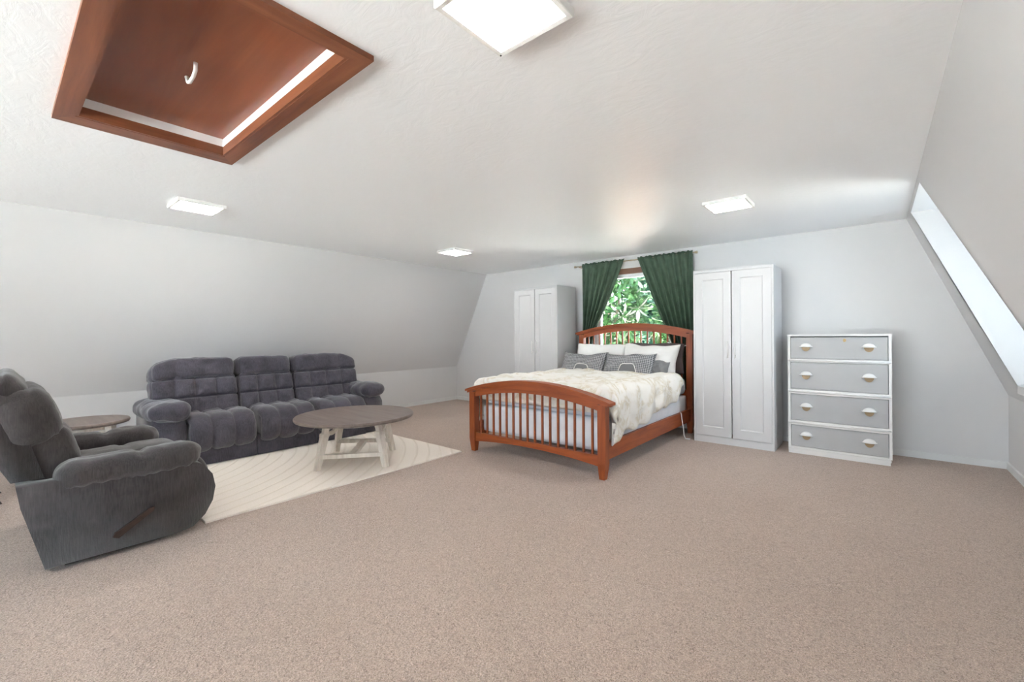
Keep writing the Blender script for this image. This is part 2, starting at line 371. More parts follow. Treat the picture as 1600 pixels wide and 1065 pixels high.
# windows -------------------------------------------------------------
def window_y(name, x0, x1, z0, z1, y, sgn, casing):
    """window in a wall of constant y; sgn +1: outside is +y"""
    loc = ((x0+x1)/2, y, z0); w = empty(name, loc); struct(w)
    g = 0.10; d0, d1 = sorted((y+sgn*0.03, y+sgn*0.09))
    bm = bmesh.new()
    for b in ((x0,x0+g,z0,z1),(x1-g,x1,z0,z1),(x0+g,x1-g,z0,z0+0.06),(x0+g,x1-g,z1-0.045,z1)): bm_box(b[0],b[1],d0,d1,b[2],b[3],bm=bm)
    bobj('window_frame', bm, 'white2', w, off=loc)
    box('pane', x0+g, x1-g, min(y+sgn*0.058,y+sgn*0.063), max(y+sgn*0.058,y+sgn*0.063), z0+0.06, z1-0.045, 'glass', w, off=loc)
    a, b = sorted((y-sgn*0.018, y))
    if casing:
        box('top_casing', x0-0.06, x1+0.06, a, b, z1, z1+0.075, casing, w, 0.003, off=loc)
        box('window_sill', x0-0.08, x1+0.08, min(y-sgn*0.04, y), max(y-sgn*0.04, y), z0-0.03, z0, 'white2', w, 0.004, off=loc)
    return w
window_y('window_1', WX0, WX1, WZ0, WZ1, YB, 1, 'casing')
window_y('added_front_window', -4.2, 0.1, 0.15, 2.2, YF, -1, 'casing')  # added, unseen behind the camera; lets in extra daylight to brighten the room
# dormer window (constant x)
loc = (DX, 4.5, DB); w2 = empty('window_2', loc); struct(w2)
bm = bmesh.new(); y0, y1 = DYN_B, DYF_T
for b in ((y0-0.06, 4.10, DB-0.06, DT+0.06), (5.00, y1+0.06, DB-0.06, DT+0.06), (4.10, 5.00, DB-0.06, DB+0.08), (4.10, 5.00, DT-0.08, DT+0.06), (4.53, 4.57, DB+0.08, DT-0.08)):
    bm_box(DX, DX+0.06, b[0], b[1], b[2], b[3], bm=bm)
bobj('window_frame', bm, 'white2', w2, off=loc)
box('pane', DX+0.025, DX+0.03, 4.10, 4.53, DB+0.08, DT-0.08, 'glass', w2, off=loc)
box('pane', DX+0.025, DX+0.03, 4.57, 5.00, DB+0.08, DT-0.08, 'glass', w2, off=loc)

# ------------------------------------------------------------------ attic hatch
loc = ((HX0+HX1)/2, (HY0+HY1)/2, ZC)
ht = empty('attic_hatch', loc, 'reddish brown wooden attic hatch framed in the ceiling', 'hatch')
OX0, OX1, OY0, OY1, TZ = -3.10, -1.515, 0.192, 0.972, ZC-0.022
def mitre(name, a, b, c, d, mat):
    pts = [a, b, c, d]; bm = bm_prism(pts, 'z', TZ, ZC, 0.003)
    bobj(name, bm, mat, ht, off=loc)
mitre('trim_board', (OX0,OY0),(OX1,OY0),(HX1,HY0),(HX0,HY0), 'hatch_x')
mitre('trim_board', (OX0,OY1),(OX1,OY1),(HX1,HY1),(HX0,HY1), 'hatch_x')
mitre('trim_board', (OX0,OY0),(OX0,OY1),(HX0,HY1),(HX0,HY0), 'hatch_y')
mitre('trim_board', (OX1,OY0),(OX1,OY1),(HX1,HY1),(HX1,HY0), 'hatch_y')
e = 0.012; z1_, z2_, z3_ = ZC+0.03, ZC+0.075, ZC+0.10
for (nm, za, zb, mt, ins) in (('jamb', ZC-0.02, z1_, 'hatch', 0.0), ('white_strip', z1_, z2_, 'white2', 0.0)):
    for (x0, x1, y0, y1, ax) in ((HX0,HX1,HY0,HY0+e,'_x'),(HX0,HX1,HY1-e,HY1,'_x'),(HX0,HX0+e,HY0+e,HY1-e,'_y'),(HX1-e,HX1,HY0+e,HY1-e,'_y')):
        box(nm, x0, x1, y0, y1, za, zb, mt+ax if mt == 'hatch' else mt, ht, off=loc)
box('hatch_panel', HX0+0.001, HX1-0.001, HY0+0.001, HY1-0.001, z2_, z3_, 'hatch_p', ht, off=loc)
hx, hy = -2.29, 0.567
bobj('hook', bm_tube([(hx+0.055,hy,z2_),(hx+0.05,hy,z2_-0.03),(hx+0.02,hy,z2_-0.045),(hx-0.035,hy,z2_-0.05),(hx-0.062,hy,z2_-0.04),(hx-0.068,hy-0.004,z2_-0.015)], 0.008, 8), 'metalwhite', ht, True, off=loc)

# ------------------------------------------------------------------ ceiling lamps
def ceiling_lamp(x, y, label):
    loc = (x, y, ZC); t = empty('ceiling_lamp', loc, label, 'ceiling light', 'square flush ceiling lights'); s = 0.166
    q = s-0.020
    def ring(r, z): return [(-r,-r,z),(r,-r,z),(r,r,z),(-r,r,z)]
    v = ring(s, 0) + ring(s, -0.027) + ring(s-0.003, -0.030) + ring(q, -0.028) + ring(q, 0)
    f = [(4*k+i, 4*k+(i+1) % 4, 4*k+4+(i+1) % 4, 4*k+4+i) for k in range(4) for i in range(4)] + [(16+i, 16+(i+1) % 4, (i+1) % 4, i) for i in range(4)]
    obj('frame', v, f, 'metalwhite', t)
    r = q-0.015; q -= 0.0015
    v = ring(q, -0.004) + ring(q, -0.024) + ring(r, -0.029)
    obj('diffuser', v, [(4*k+i, 4*k+(i+1) % 4, 4*k+4+(i+1) % 4, 4*k+4+i) for k in range(2) for i in range(4)] + [(8,9,10,11),(3,2,1,0)], 'diffuser', t)
    for (a, b) in ((-s+0.010, s-0.010), (s-0.010, -s+0.010)):
        bobj('screw', bm_lathe([(0.003, -0.032), (0.003, -0.024)], (a, b, 0), 8), 'black', t)
ceiling_lamp(-0.946, 1.105, 'large bright square ceiling light cut by the top edge of the picture')
ceiling_lamp(-4.33, 1.10, 'square ceiling light above the left end of the sofa')
ceiling_lamp(-4.17, 3.85, 'small distant square ceiling light near the far left corner')
ceiling_lamp(-0.95, 3.99, 'square ceiling light above the right wardrobe')

# ------------------------------------------------------------------ rug
bm = bmesh.new(); R = []
nx, ny = 24, 40; RX0, RX1, RY0, RY1 = -5.05, -3.30, 0.875, 3.10
gr = [[None]*(ny+1) for _ in range(nx+1)]
for i in range(nx+1):
    for j in range(ny+1):
        x = RX0+(RX1-RX0)*i/nx; y = RY0+(RY1-RY0)*j/ny
        if i in (0, nx): x += 0.012*noise.noise(Vector((1.3, y*4, 0)))
        if j in (0, ny): y += 0.018*noise.noise(Vector((x*4, 2.7, 0)))
        if i == nx: x += 0.03*(j/ny)-0.005
        gr[i][j] = (x-RX0, y-RY0)
V = []; F = []
for i in range(nx+1):
    for j in range(ny+1): V.append((gr[i][j][0], gr[i][j][1], 0.012+0.001*noise.noise(Vector((i*.5, j*.5, 0)))))
for i in range(nx):
    for j in range(ny): F.append((i*(ny+1)+j, (i+1)*(ny+1)+j, (i+1)*(ny+1)+j+1, i*(ny+1)+j+1))
b0 = [i*(ny+1) for i in range(nx+1)] + [nx*(ny+1)+j for j in range(1, ny+1)] + [i*(ny+1)+ny for i in range(nx-1, -1, -1)] + [j for j in range(ny-1, 0, -1)]
k0 = len(V)
for i in b0: V.append((V[i][0], V[i][1], 0.0))
for a in range(len(b0)): F.append((b0[a], b0[(a+1) % len(b0)], k0+(a+1) % len(b0), k0+a))
F.append(tuple(range(k0, k0+len(b0))))
o = obj('area_rug', V, F, 'rug'); o.location = (RX0, RY0, 0.0)
tag(o, 'cream area rug with carved arcs under the round coffee table', 'rug')

# ------------------------------------------------------------------ recliner pieces (local frame: x across, +y forward)
def seat_pad(root, x0, x1, y0, y1, z0, z1, ncol, mat, seed):
    w = x1-x0; cuts = [i/ncol for i in range(ncol+1)]
    def disp(u, v, q, n, p):
        c = cells(u, cuts); cross = math.exp(-((v-0.52)/0.05)**2)*max(0, n.z)
        return 0.030*(c**0.6) - 0.018*cross + wr(p, 9, 0.008, seed) + wr(p, 26, 0.003, seed)
    def deform(p):
        t = (p.y+(y1-y0)/2)/(y1-y0)
        return (p.x, p.y, p.z + 0.02*math.sin(PI*t) )
    v, f = rbox(w-0.03, y1-y0, z1-z0, (0.05, 0.13, min(0.13, (z1-z0)*0.45)), (14*ncol, 30, 14), disp, deform)
    return obj('seat_cushion', xf(v, ((x0+x1)/2, (y0+y1)/2, (z0+z1)/2)), f, mat, root, True)
def back_pad(root, name, w, h, th, loc, lean, ucuts, vcuts, mat, seed, amp=0.035, r=0.06, hump=0.0, drop=(0, 0)):
    def disp(u, v, q, n, p):
        fr = max(0.0, n.y)
        c = min(cells(u, ucuts), cells(q, vcuts))
        return amp*fr*(c**0.5) + wr(p, 8, 0.010, seed) + wr(p, 28, 0.004, seed)
    def deform(p):
        t = 2*p.x/w
        k = max(0, (t-0.45)/0.55)**1.6*drop[0] + max(0, (-t-0.45)/0.55)**1.6*drop[1]
        return (p.x, p.y, p.z + hump*(1-t*t) - k*max(0, min(1, p.z/h+0.6)))
    v, f = rbox(w, th, h, (r, min(r, th*0.48), r), (max(20, 16*(len(ucuts)-1)), 8, max(18, 14*(len(vcuts)-1))), disp, deform)
    return obj(name, xf(v, loc, rx=lean), f, mat, root, True)
def arm_pad(root, w, d, h, loc, tilt, mat, seed, name='armrest', soft=1.0):
    def disp(u, v, q, n, p):
        g = math.sin(v*60+4*wr(p, 6, 1, seed))*0.0035*max(0, -n.z*0.6+0.5)
        return g + wr(p, 7, 0.018*soft, seed) + wr(p, 22, 0.005, seed) - 0.02*math.exp(-((v-0.55)/0.04)**2)*max(0, n.z)
    v, f = rbox(w, d, h, (w*0.42, 0.10, h*0.46), (16, 36, 14), disp)
    return obj(name, xf(v, loc, rx=tilt), f, mat, root, True)

# ------------------------------------------------------------------ sofa (front plane x=-4.72, spans y 0.85..3.2)
SY = 2.03
so = empty('reclining_sofa', (-5.25, SY, 0.0145), 'long slate grey tufted three-seat reclining sofa on the cream rug', 'sofa', rz=-PI/2)
# local x = SY - Y ; local y = X + 5.25
def lx(Y): return SY - Y
secs = [(1.115, 1.71), (1.71, 2.31), (2.31, 2.93)]
bsecs = [(0.945, 1.675), (1.675, 2.25), (2.25, 3.055)]
for i, (a, b) in enumerate(secs):
    bobj('base_panel', bm_box(lx(b)+0.003, lx(a)-0.003, -0.25, 0.462, 0.0, 0.20, 0.012), 'sofa', so)
    seat_pad(so, lx(b), lx(a), -0.18, 0.53, 0.135, 0.425, 3 if i != 2 else 3, 'sofa', 3.1*i)
for i, (a, b) in enumerate(bsecs):
    w = b-a
    if i == 0:   u = [0, 0.27, 0.51, 0.755, 1.0]; uh = [0, 0.73, 1.0]
    elif i == 1: u = [0, 0.34, 0.67, 1.0]; uh = [0, 1.0]
    else:        u = [0, 0.27, 0.51, 0.755, 1.0]; uh = [0, 0.27, 1.0]
    c = lx((a+b)/2)
    back_pad(so, 'backrest', w-0.008, 0.42, 0.20, (c, -0.035, 0.570), 0.24, u, [0, 0.5, 0.93, 1.0], 'sofa', 5+i, amp=0.05)
    hd = back_pad(so, 'headrest', w-0.008, 0.225, 0.22, (c, -0.098, 0.850), 0.20, uh, [0, 1.0], 'sofa', 15+i, amp=0.045, r=0.075, hump=0.012, drop=(0.06 if i == 0 else 0, 0.075 if i == 2 else 0))
bobj('back_shell', bm_prism([(-0.50,0.02),(-0.16,0.02),(-0.16,0.35),(-0.20,0.86),(-0.29,0.88),(-0.36,0.78)], 'x', lx(2.98), lx(1.02), 0.02), 'sofa', so)
for (ya, yb, k) in ((0.90, 1.125, 0), (2.925, 3.15, 1)):
    bobj('arm_panel', bm_prism([(-0.30,0.0),(0.43,0.0),(0.475,0.05),(0.485,0.20),(0.47,0.38),(0.40,0.46),(-0.30,0.46)], 'x', lx(yb), lx(ya), 0.035, 3), 'sofa', so, True)
    arm_pad(so, 0.31, 0.80, 0.185, (lx((ya+yb)/2), 0.135, 0.515), 0.02, 'sofa', 21+k)

# ------------------------------------------------------------------ armchair (faces +y, near side x ~ -3.2)
CX = -3.665
ch = empty('recliner_armchair', (CX, 0.50, 0.0), 'charcoal plush recliner armchair seen from its side at the left edge', 'armchair', rz=0.0)
side = [(-0.335,0.035),(0.20,0.03),(0.285,0.045),(0.345,0.10),(0.385,0.175),(0.40,0.26),(0.385,0.34),(0.34,0.405),(0.25,0.45),(0.05,0.465),(-0.20,0.465),(-0.43,0.465),(-0.415,0.36)]
for s in (-1, 1):
    bobj('side_panel', bm_prism(side, 'x', 0.325 if s > 0 else -0.535, 0.465 if s > 0 else -0.395, 0.03, 3), 'chair', ch, True)
    arm_pad(ch, 0.225, 0.64, 0.16, (0.385 if s > 0 else -0.455, 0.02 if s > 0 else -0.03, 0.475), 0.02, 'chair', 31+s, soft=0.5)
bobj('base_panel', bm_box(-0.395, 0.325, -0.32, 0.33, 0.06, 0.22, 0.02), 'chair', ch)
seat_pad(ch, -0.395, 0.325, -0.28, 0.395, 0.15, 0.43, 2, 'chair', 41)
back_pad(ch, 'backrest', 0.80, 0.36, 0.20, (-0.035, -0.315, 0.550), 0.27, [0, 0.5, 1], [0, 1], 'chair', 51, amp=0.03, r=0.085)
back_pad(ch, 'headrest', 0.86, 0.32, 0.22, (-0.035, -0.405, 0.775), 0.36, [0, 1], [0, 1], 'chair', 53, amp=0.03, r=0.10, hump=0.0)
back_pad(ch, 'head_pillow', 0.78, 0.17, 0.20, (-0.035, -0.495, 0.905), 0.60, [0, 1], [0, 1], 'chair', 55, amp=0.02, r=0.07, hump=0.01)
bobj('back_shell', bm_prism([(-0.445,0.475),(-0.33,0.475),(-0.44,0.90),(-0.54,0.94),(-0.63,0.88)], 'x', -0.445, 0.375, 0.03, 3), 'chair', ch, True)
bobj('rear_panel', bm_prism([(-0.33,0.05),(-0.29,0.05),(-0.36,0.47),(-0.40,0.47)], 'x', -0.395, 0.325, 0.008), 'chair', ch)
bobj('rocker_base', bm_box(-0.44, 0.385, -0.26, 0.20, 0.0, 0.04, 0.006), 'darkwood', ch)
lv = bm_prism([(-0.085,0.112),(-0.06,0.10),(0.09,0.205),(0.095,0.225),(0.08,0.225),(-0.075,0.13)], 'x', 0.467, 0.487, 0.005)
bobj('recliner_lever', lv, 'lever', ch)

# ------------------------------------------------------------------ round tables
def leg_bm(top, bot, wt, wb):
    """square tapered splayed leg with a turned-in neck"""
    bm = bmesh.new(); rings = []
    A, B = Vector(top), Vector(bot)
    ang = math.atan2(bot[1]-top[1], bot[0]-top[0])
    for t, w in ((0,wt*0.9),(0.20,wt*0.72),(0.235,wt*0.72),(0.25,wt*1.05),(0.30,wt*1.05),(0.315,wt*0.95),(1.0,wb)):
        c = A.lerp(B, t)
        rings.append([bm.verts.new((c.x+w/2*math.sqrt(2)*math.cos(ang+PI/4+k*PI/2), c.y+w/2*math.sqrt(2)*math.sin(ang+PI/4+k*PI/2), c.z)) for k in range(4)])
    for i in range(len(rings)-1):
        for k in range(4): bm.faces.new((rings[i][k], rings[i][(k+1) % 4], rings[i+1][(k+1) % 4], rings[i+1][k]))
    bm.faces.new(rings[0]); bm.faces.new(rings[-1]); return bm
def beam(p, q, w, h):
    P, Q = Vector(p), Vector(q); d = (Q-P).normalized(); s = d.cross(Vector((0,0,1))).normalized()*w/2; u = Vector((0,0,h/2))
    bm = bmesh.new(); v = [bm.verts.new(c+a+b) for c in (P, Q) for a, b in ((-s,-u),(s,-u),(s,u),(-s,u))]
    for f in ((0,1,2,3),(7,6,5,4),(0,4,5,1),(1,5,6,2),(2,6,7,3),(3,7,4,0)): bm.faces.new([v[i] for i in f])
    bevel(bm, 0.003); return bm
def round_table(name, c, Rr, H, feet, label, group, zf):
    t = empty(name, (c[0], c[1], zf), label, 'table', group)
    H -= zf
    bobj('table_top', bm_lathe([(Rr-0.02,H-0.032),(Rr-0.006,H-0.028),(Rr,H-0.018),(Rr,H-0.008),(Rr-0.006,H)], (0,0,0), 64), 'tabletop', t)
    bobj('apron', bm_lathe([(Rr*0.60,H-0.072),(Rr*0.60,H-0.032)], (0,0,0), 40), 'whitewash', t)
    tops = []
    for (fx, fy) in feet:
        tx, ty = fx*0.74, fy*0.74; tops.append((tx, ty))
        bobj('leg', leg_bm((tx, ty, H-0.032), (fx, fy, 0), 0.062, 0.044), 'whitewash', t)
    def at(i, z):
        q = 1-z/(H-0.032); k = 0.74+0.26*q; return (feet[i][0]*k, feet[i][1]*k, z)
    for a, b in ((0,1),(2,3)):
        bobj('stretcher', beam(at(a, 0.115), at(b, 0.115), 0.05, 0.035), 'whitewash', t)
    m = lambda a, b: tuple((a[i]+b[i])/2 for i in range(3))
    bobj('stretcher', beam(m(at(0,0.115),at(1,0.115)), m(at(2,0.115),at(3,0.115)), 0.06, 0.03), 'whitewash', t)
    # curved upper braces on the two short sides
    for a, b in ((1,3),(0,2)):
        A, B = at(a, H-0.13), at(b, H-0.13); pts = []
        for k in range(13):
            s = k/12; p = [A[i]+(B[i]-A[i])*s for i in range(3)]; p[2] -= 0.045*math.sin(PI*s); pts.append(p)
        bm = bmesh.new(); rings = []
        d = (Vector(B)-Vector(A)).normalized().cross(Vector((0,0,1)))*0.012
        for p in pts:
            P = Vector(p); rings.append([bm.verts.new(P+x) for x in (-d-Vector((0,0,0.018)), d-Vector((0,0,0.018)), d+Vector((0,0,0.018)), -d+Vector((0,0,0.018)))])
        for i in range(12):
            for k in range(4): bm.faces.new((rings[i][k], rings[i][(k+1) % 4], rings[i+1][(k+1) % 4], rings[i+1][k]))
        bm.faces.new(rings[0]); bm.faces.new(rings[-1]); bobj('brace', bm, 'whitewash', t)
    return t
tc = (-3.80, 2.215)
round_table('coffee_table', tc, 0.535, 0.462, [(-0.0, -0.375), (0.375, 0.075), (-0.47, 0.06), (-0.065, 0.455)],
            'round coffee table with walnut brown top and whitewashed legs on the rug', None, 0.013)
round_table('end_table', (-5.13, 0.49), 0.30, 0.50, [(-0.20,-0.20),(0.20,-0.20),(-0.20,0.20),(0.20,0.20)],
            'round brown end table between the armchair and the sofa arm', None, 0.0)
# low dark stool whose foot pokes into the picture
st = empty('low_stool', (-5.04, -0.155, 0), 'dark wooden stool of which one foot tip shows at the left edge', 'stool')
bobj('seat', bm_lathe([(0.10,0.20),(0.115,0.21),(0.115,0.225),(0.10,0.235)], (0,0,0), 32), 'darkwood', st)
for k in range(4):
    a = PI/4 + k*PI/2
    bobj('leg', leg_bm((0.07*math.cos(a),0.07*math.sin(a),0.21),(0.25*math.cos(a),0.25*math.sin(a),0), 0.035, 0.03), 'darkwood', st)

# ------------------------------------------------------------------ wardrobes
def wardrobe(x0, label, group):
    wd, H, y0, y1 = 0.786, 1.905, 5.085, 5.575
    t = empty('wardrobe', (x0+wd/2, (y0+y1)/2, 0), label, 'wardrobe', group); lo = (x0+wd/2, (y0+y1)/2, 0)
    bm = bmesh.new(); k = 0.018
    x1 = x0+wd
    bobj('side_panel', bm_box(x0, x0+k, y0, y1, 0, H, 0.001), 'white', t, off=lo); bobj('side_panel', bm_box(x1-k, x1, y0, y1, 0, H, 0.001), 'white', t, off=lo)
    bobj('top_panel', bm_box(x0+k, x1-k, y0, y1, H-0.03, H, 0.001), 'white', t, off=lo)
    bobj('plinth', bm_box(x0+k, x1-k, y0+0.004, y0+0.02, 0, 0.075), 'white', t, off=lo)
    bobj('back_panel', bm_box(x0+k, x1-k, y1-0.008, y1, 0.075, H-0.03), 'white', t, off=lo)
    mid = (x0+x1)/2
    for s in (0, 1):
        a, b = (x0+k+0.002, mid-0.005) if s == 0 else (mid+0.005, x1-k-0.002)
        z0, z1 = 0.079, H-0.033; yf = y0-0.001; fw = 0.075
        v = [(a,yf,z0),(b,yf,z0),(b,yf,z1),(a,yf,z1),(a+fw,yf,z0+fw+0.02),(b-fw,yf,z0+fw+0.02),(b-fw,yf,z1-fw),(a+fw,yf,z1-fw)]
        i_ = 0.010
        v += [(a+fw+i_,yf+0.009,z0+fw+0.02+i_),(b-fw-i_,yf+0.009,z0+fw+0.02+i_),(b-fw-i_,yf+0.009,z1-fw-i_),(a+fw+i_,yf+0.009,z1-fw-i_)]
        v += [(a,yf+0.018,z0),(b,yf+0.018,z0),(b,yf+0.018,z1),(a,yf+0.018,z1)]
        f = []
        for q in range(4):
            p = (q+1) % 4; f += [(q,p,4+p,4+q),(4+q,4+p,8+p,8+q),(q,12+q,12+p,p)]
        f += [(8,9,10,11),(12,15,14,13)]
        d = obj('door', v, f, 'white', t, off=lo)
        hx_ = b-0.032 if s == 0 else a+0.032
        bm = bmesh.new(); bm_tube([(hx_,yf-0.026,0.94),(hx_,yf-0.026,1.12)], 0.0055, 8, bm)
        for z in (0.965, 1.095): bm_tube([(hx_,yf+0.002,z),(hx_,yf-0.026,z)], 0.0045, 6, bm)
        bobj('handle', bm, 'metalwhite', d, True, off=lo)
    return t
wardrobe(-1.583, 'tall white two-door wardrobe between the bed and the grey dresser', 'white wardrobes')
wardrobe(-4.215, 'white two-door wardrobe behind the bed, left of the window', 'white wardrobes')

# ------------------------------------------------------------------ dresser
x0, x1, y0, y1, H = -0.687, 0.105, 5.157, 5.60, 1.188
lo = ((x0+x1)/2, (y0+y1)/2, 0)
dr = empty('dresser', lo, 'white four-drawer dresser with grey fronts and half-moon pulls', 'dresser')
bm = bmesh.new()
for b in ((x0,x0+0.022,0.055,H-0.02),(x1-0.022,x1,0.055,H-0.02)): bm_box(b[0],b[1],y0,y1,b[2],b[3],bm=bm)
bm_box(x0+0.022,x1-0.022,y1-0.01,y1,0.055,H-0.02,bm=bm)
bobj('body', bm, 'dresser_white', dr, off=lo)
bobj('top', bm_box(x0-0.004,x1+0.004,y0-0.008,y1,H-0.02,H,0.003), 'dresser_white', dr, off=lo)
bobj('plinth', bm_box(x0+0.002,x1-0.012,y0+0.006,y1,0,0.055,0.003), 'dresser_white', dr, off=lo)
bobj('plinth_moulding', bm_box(x0+0.001,x1-0.006,y0-0.002,y0+0.006,0.03,0.05,0.003), 'dresser_white', dr, off=lo)
rows = [(0.945, 1.162), (0.642, 0.912), (0.332, 0.596), (0.072, 0.286)]
zs = [(0.912,0.945),(0.596,0.642),(0.286,0.332),(0.055,0.072)]
for (a, b) in zs:
    bobj('rail', bm_box(x0+0.022,x1-0.022,y0-0.003,y0+0.02,a,b,0.004), 'dresser_white', dr, off=lo)
    if b-a > 0.02: bobj('bead', bm_tube([(x0+0.004,y0-0.004,(a+b)/2),(x1-0.004,y0-0.004,(a+b)/2)], 0.007, 8), 'dresser_white', dr, True, off=lo)
for (a, b) in rows:
    d = bobj('drawer', bm_box(x0+0.026,x1-0.026,y0+0.004,y0+0.40,a+0.004,b-0.004,0.003), 'grey', dr, off=lo)
    for px in (x0+0.152, x1-0.158):
        zc = (a+b)/2 + 0.012
        # brass lower half-disc plate and white domed hood
        pl = [(px+0.036*math.cos(t), zc-0.046*math.sin(t)) for t in [PI*i/14 for i in range(15)]]
        bobj('pull_plate', bm_prism(pl, 'y', y0-0.004, y0+0.004), 'brass', d, off=lo)
        bm = bmesh.new(); rings = []
        for i in range(9):
            th = PI/2*i/8
            rings.append([bm.verts.new((px+0.047*math.cos(ph)*math.cos(th) , y0+0.003-0.030*math.sin(ph)*math.cos(th), zc+0.034*math.sin(th))) for ph in [PI*q/16 for q in range(17)]])
        for i in range(8):
            for q in range(16): bm.faces.new((rings[i][q], rings[i][q+1], rings[i+1][q+1], rings[i+1][q]))
        bmesh.ops.remove_doubles(bm, verts=bm.verts, dist=1e-5)
        bm.faces.new([v for v in bm.verts if abs(v.co.z-zc) < 1e-5][:17])
        bm2 = bm_tube([(px+0.052*math.cos(ph), y0+0.002-0.034*math.sin(ph), zc) for ph in [PI*q/16 for q in range(17)]], 0.0045, 6, bm)
        bobj('pull_hood', bm2, 'dresser_white', d, True, off=lo)
bm = bm_prism([(-0.235+0.017*math.cos(t)*(1 if abs(t) < 1.6 else 0.4), 1.128+0.016*math.sin(t)) for t in [-PI+2*PI*i/14 for i in range(14)]], 'y', y0-0.001, y0+0.005)
bobj('keyhole_plate', bm, 'gold', dr, off=lo)

# ------------------------------------------------------------------ bed
BX0, BX1, BYF, BYH = -3.235, -1.735, 3.24, 5.44       # post centres
lo = ((BX0+BX1)/2, (BYF+BYH)/2, 0); bc = (BX0+BX1)/2; hw = (BX1-BX0)/2
bed = empty('bed', lo, 'cherry wood bed frame with arched slatted headboard and footboard', 'bed')
def post(x, y, h):
    w = 0.036; bm = bmesh.new(); rings = []
    sx = 1 if x > bc else -1
    for (z, a, sh) in ((0, 0.024, -0.004), (0.13, w, 0), (h, w, 0)):
        rings.append([bm.verts.new((x+dx*a+sx*sh, y+dy*a, z)) for dx, dy in ((-1,-1),(1,-1),(1,1),(-1,1))])
    for i in range(2):
        for k in range(4): bm.faces.new((rings[i][k], rings[i][(k+1) % 4], rings[i+1][(k+1) % 4], rings[i+1][k]))
    bm.faces.new(rings[0]); bm.faces.new(rings[-1]); bevel(bm, 0.003)
    bobj('post', bm, 'cherry_z', bed, off=lo)
def arc(x, z_end, z_mid, half=hw+0.08):
    t = (x-bc)/half; return z_mid + (z_end-z_mid)*t*t
def board(y, tip_z, crown_z, under_end, under_mid, low0, low1, lowarch, nsp, part):
    n = 28; ov = 0.085
    # cap moulding: two stacked profiles
    for (o_, dz0, dz1, dp) in ((ov, -0.022, 0.0, 0.052), (ov-0.022, -0.044, -0.022, 0.043)):
        xs = [bc-hw-o_ + 2*(hw+o_)*i/n for i in range(n+1)]
        pts = [(x, arc(x, tip_z, crown_z)+dz1) for x in xs] + [(x, arc(x, tip_z, crown_z)+dz0) for x in reversed(xs)]
        bobj('cap_moulding', bm_prism(pts, 'y', y-dp, y+dp, 0.006), 'cherry_x', bed, off=lo)
    xs = [bc-hw+0.036 + 2*(hw-0.036)*i/n for i in range(n+1)]
    pts = [(x, arc(x, tip_z, crown_z)-0.044) for x in xs] + [(x, arc(x, under_end, under_mid)) for x in reversed(xs)]
    bobj('arched_rail', bm_prism(pts, 'y', y-0.022, y+0.022), 'cherry_x', bed, off=lo)
    for x in (BX0, BX1): post(x, y, arc(x, tip_z, crown_z)-0.046)
    pts = [(x, low1) for x in xs] + [(x, low0 + lowarch*(1-((x-bc)/hw)**2)) for x in reversed(xs)]
    bobj('lower_rail', bm_prism(pts, 'y', y-0.02, y+0.02), 'cherry_x', bed, off=lo)
    for i in range(nsp):
        x = BX0+0.036 + (2*hw-0.072)*(i+0.75)/(nsp+0.5)
        bobj('spindle', bm_box(x-0.0085, x+0.0085, y-0.0085, y+0.0085, low1-0.01, arc(x, under_end, under_mid)+0.01, 0.003), 'cherry_z', bed, off=lo)
board(BYF, 0.640, 0.768, 0.535, 0.650, 0.10, 0.195, 0.045, 16, 'foot')
board(BYH, 1.232, 1.348, 1.125, 1.250, 0.36, 0.52, 0.0, 16, 'head')
for x in (BX0, BX1):
    bobj('side_rail', bm_box(x-0.014, x+0.014, BYF+0.036, BYH-0.036, 0.152, 0.298, 0.004), 'cherry_y', bed, off=lo)
for y in (3.7, 4.3, 4.9): bobj('slat', bm_box(BX0+0.014, BX1-0.014, y-0.04, y+0.04, 0.165, 0.185), 'cherry_x', bed, off=lo)
v, f = rbox(1.455, 2.05, 0.285, (0.03, 0.03, 0.03), (16, 20, 6), lambda u, v, q, n, p: wr(p, 5, 0.003))
o = obj('box_spring', v, f, 'boxspring', None, True); o.location = (bc, 4.365, 0.328)
tag(o, 'white box spring showing under the hanging duvet', 'box spring')
v, f = rbox(1.46, 2.03, 0.215, (0.07, 0.07, 0.07), (20, 26, 8), lambda u, v, q, n, p: wr(p, 4, 0.008))
o = obj('mattress', v, f, 'mattress', None, True); o.location = (bc, 4.365, 0.5775)
tag(o, 'white sheeted mattress with blue window light in its colour on the box spring', 'mattress')
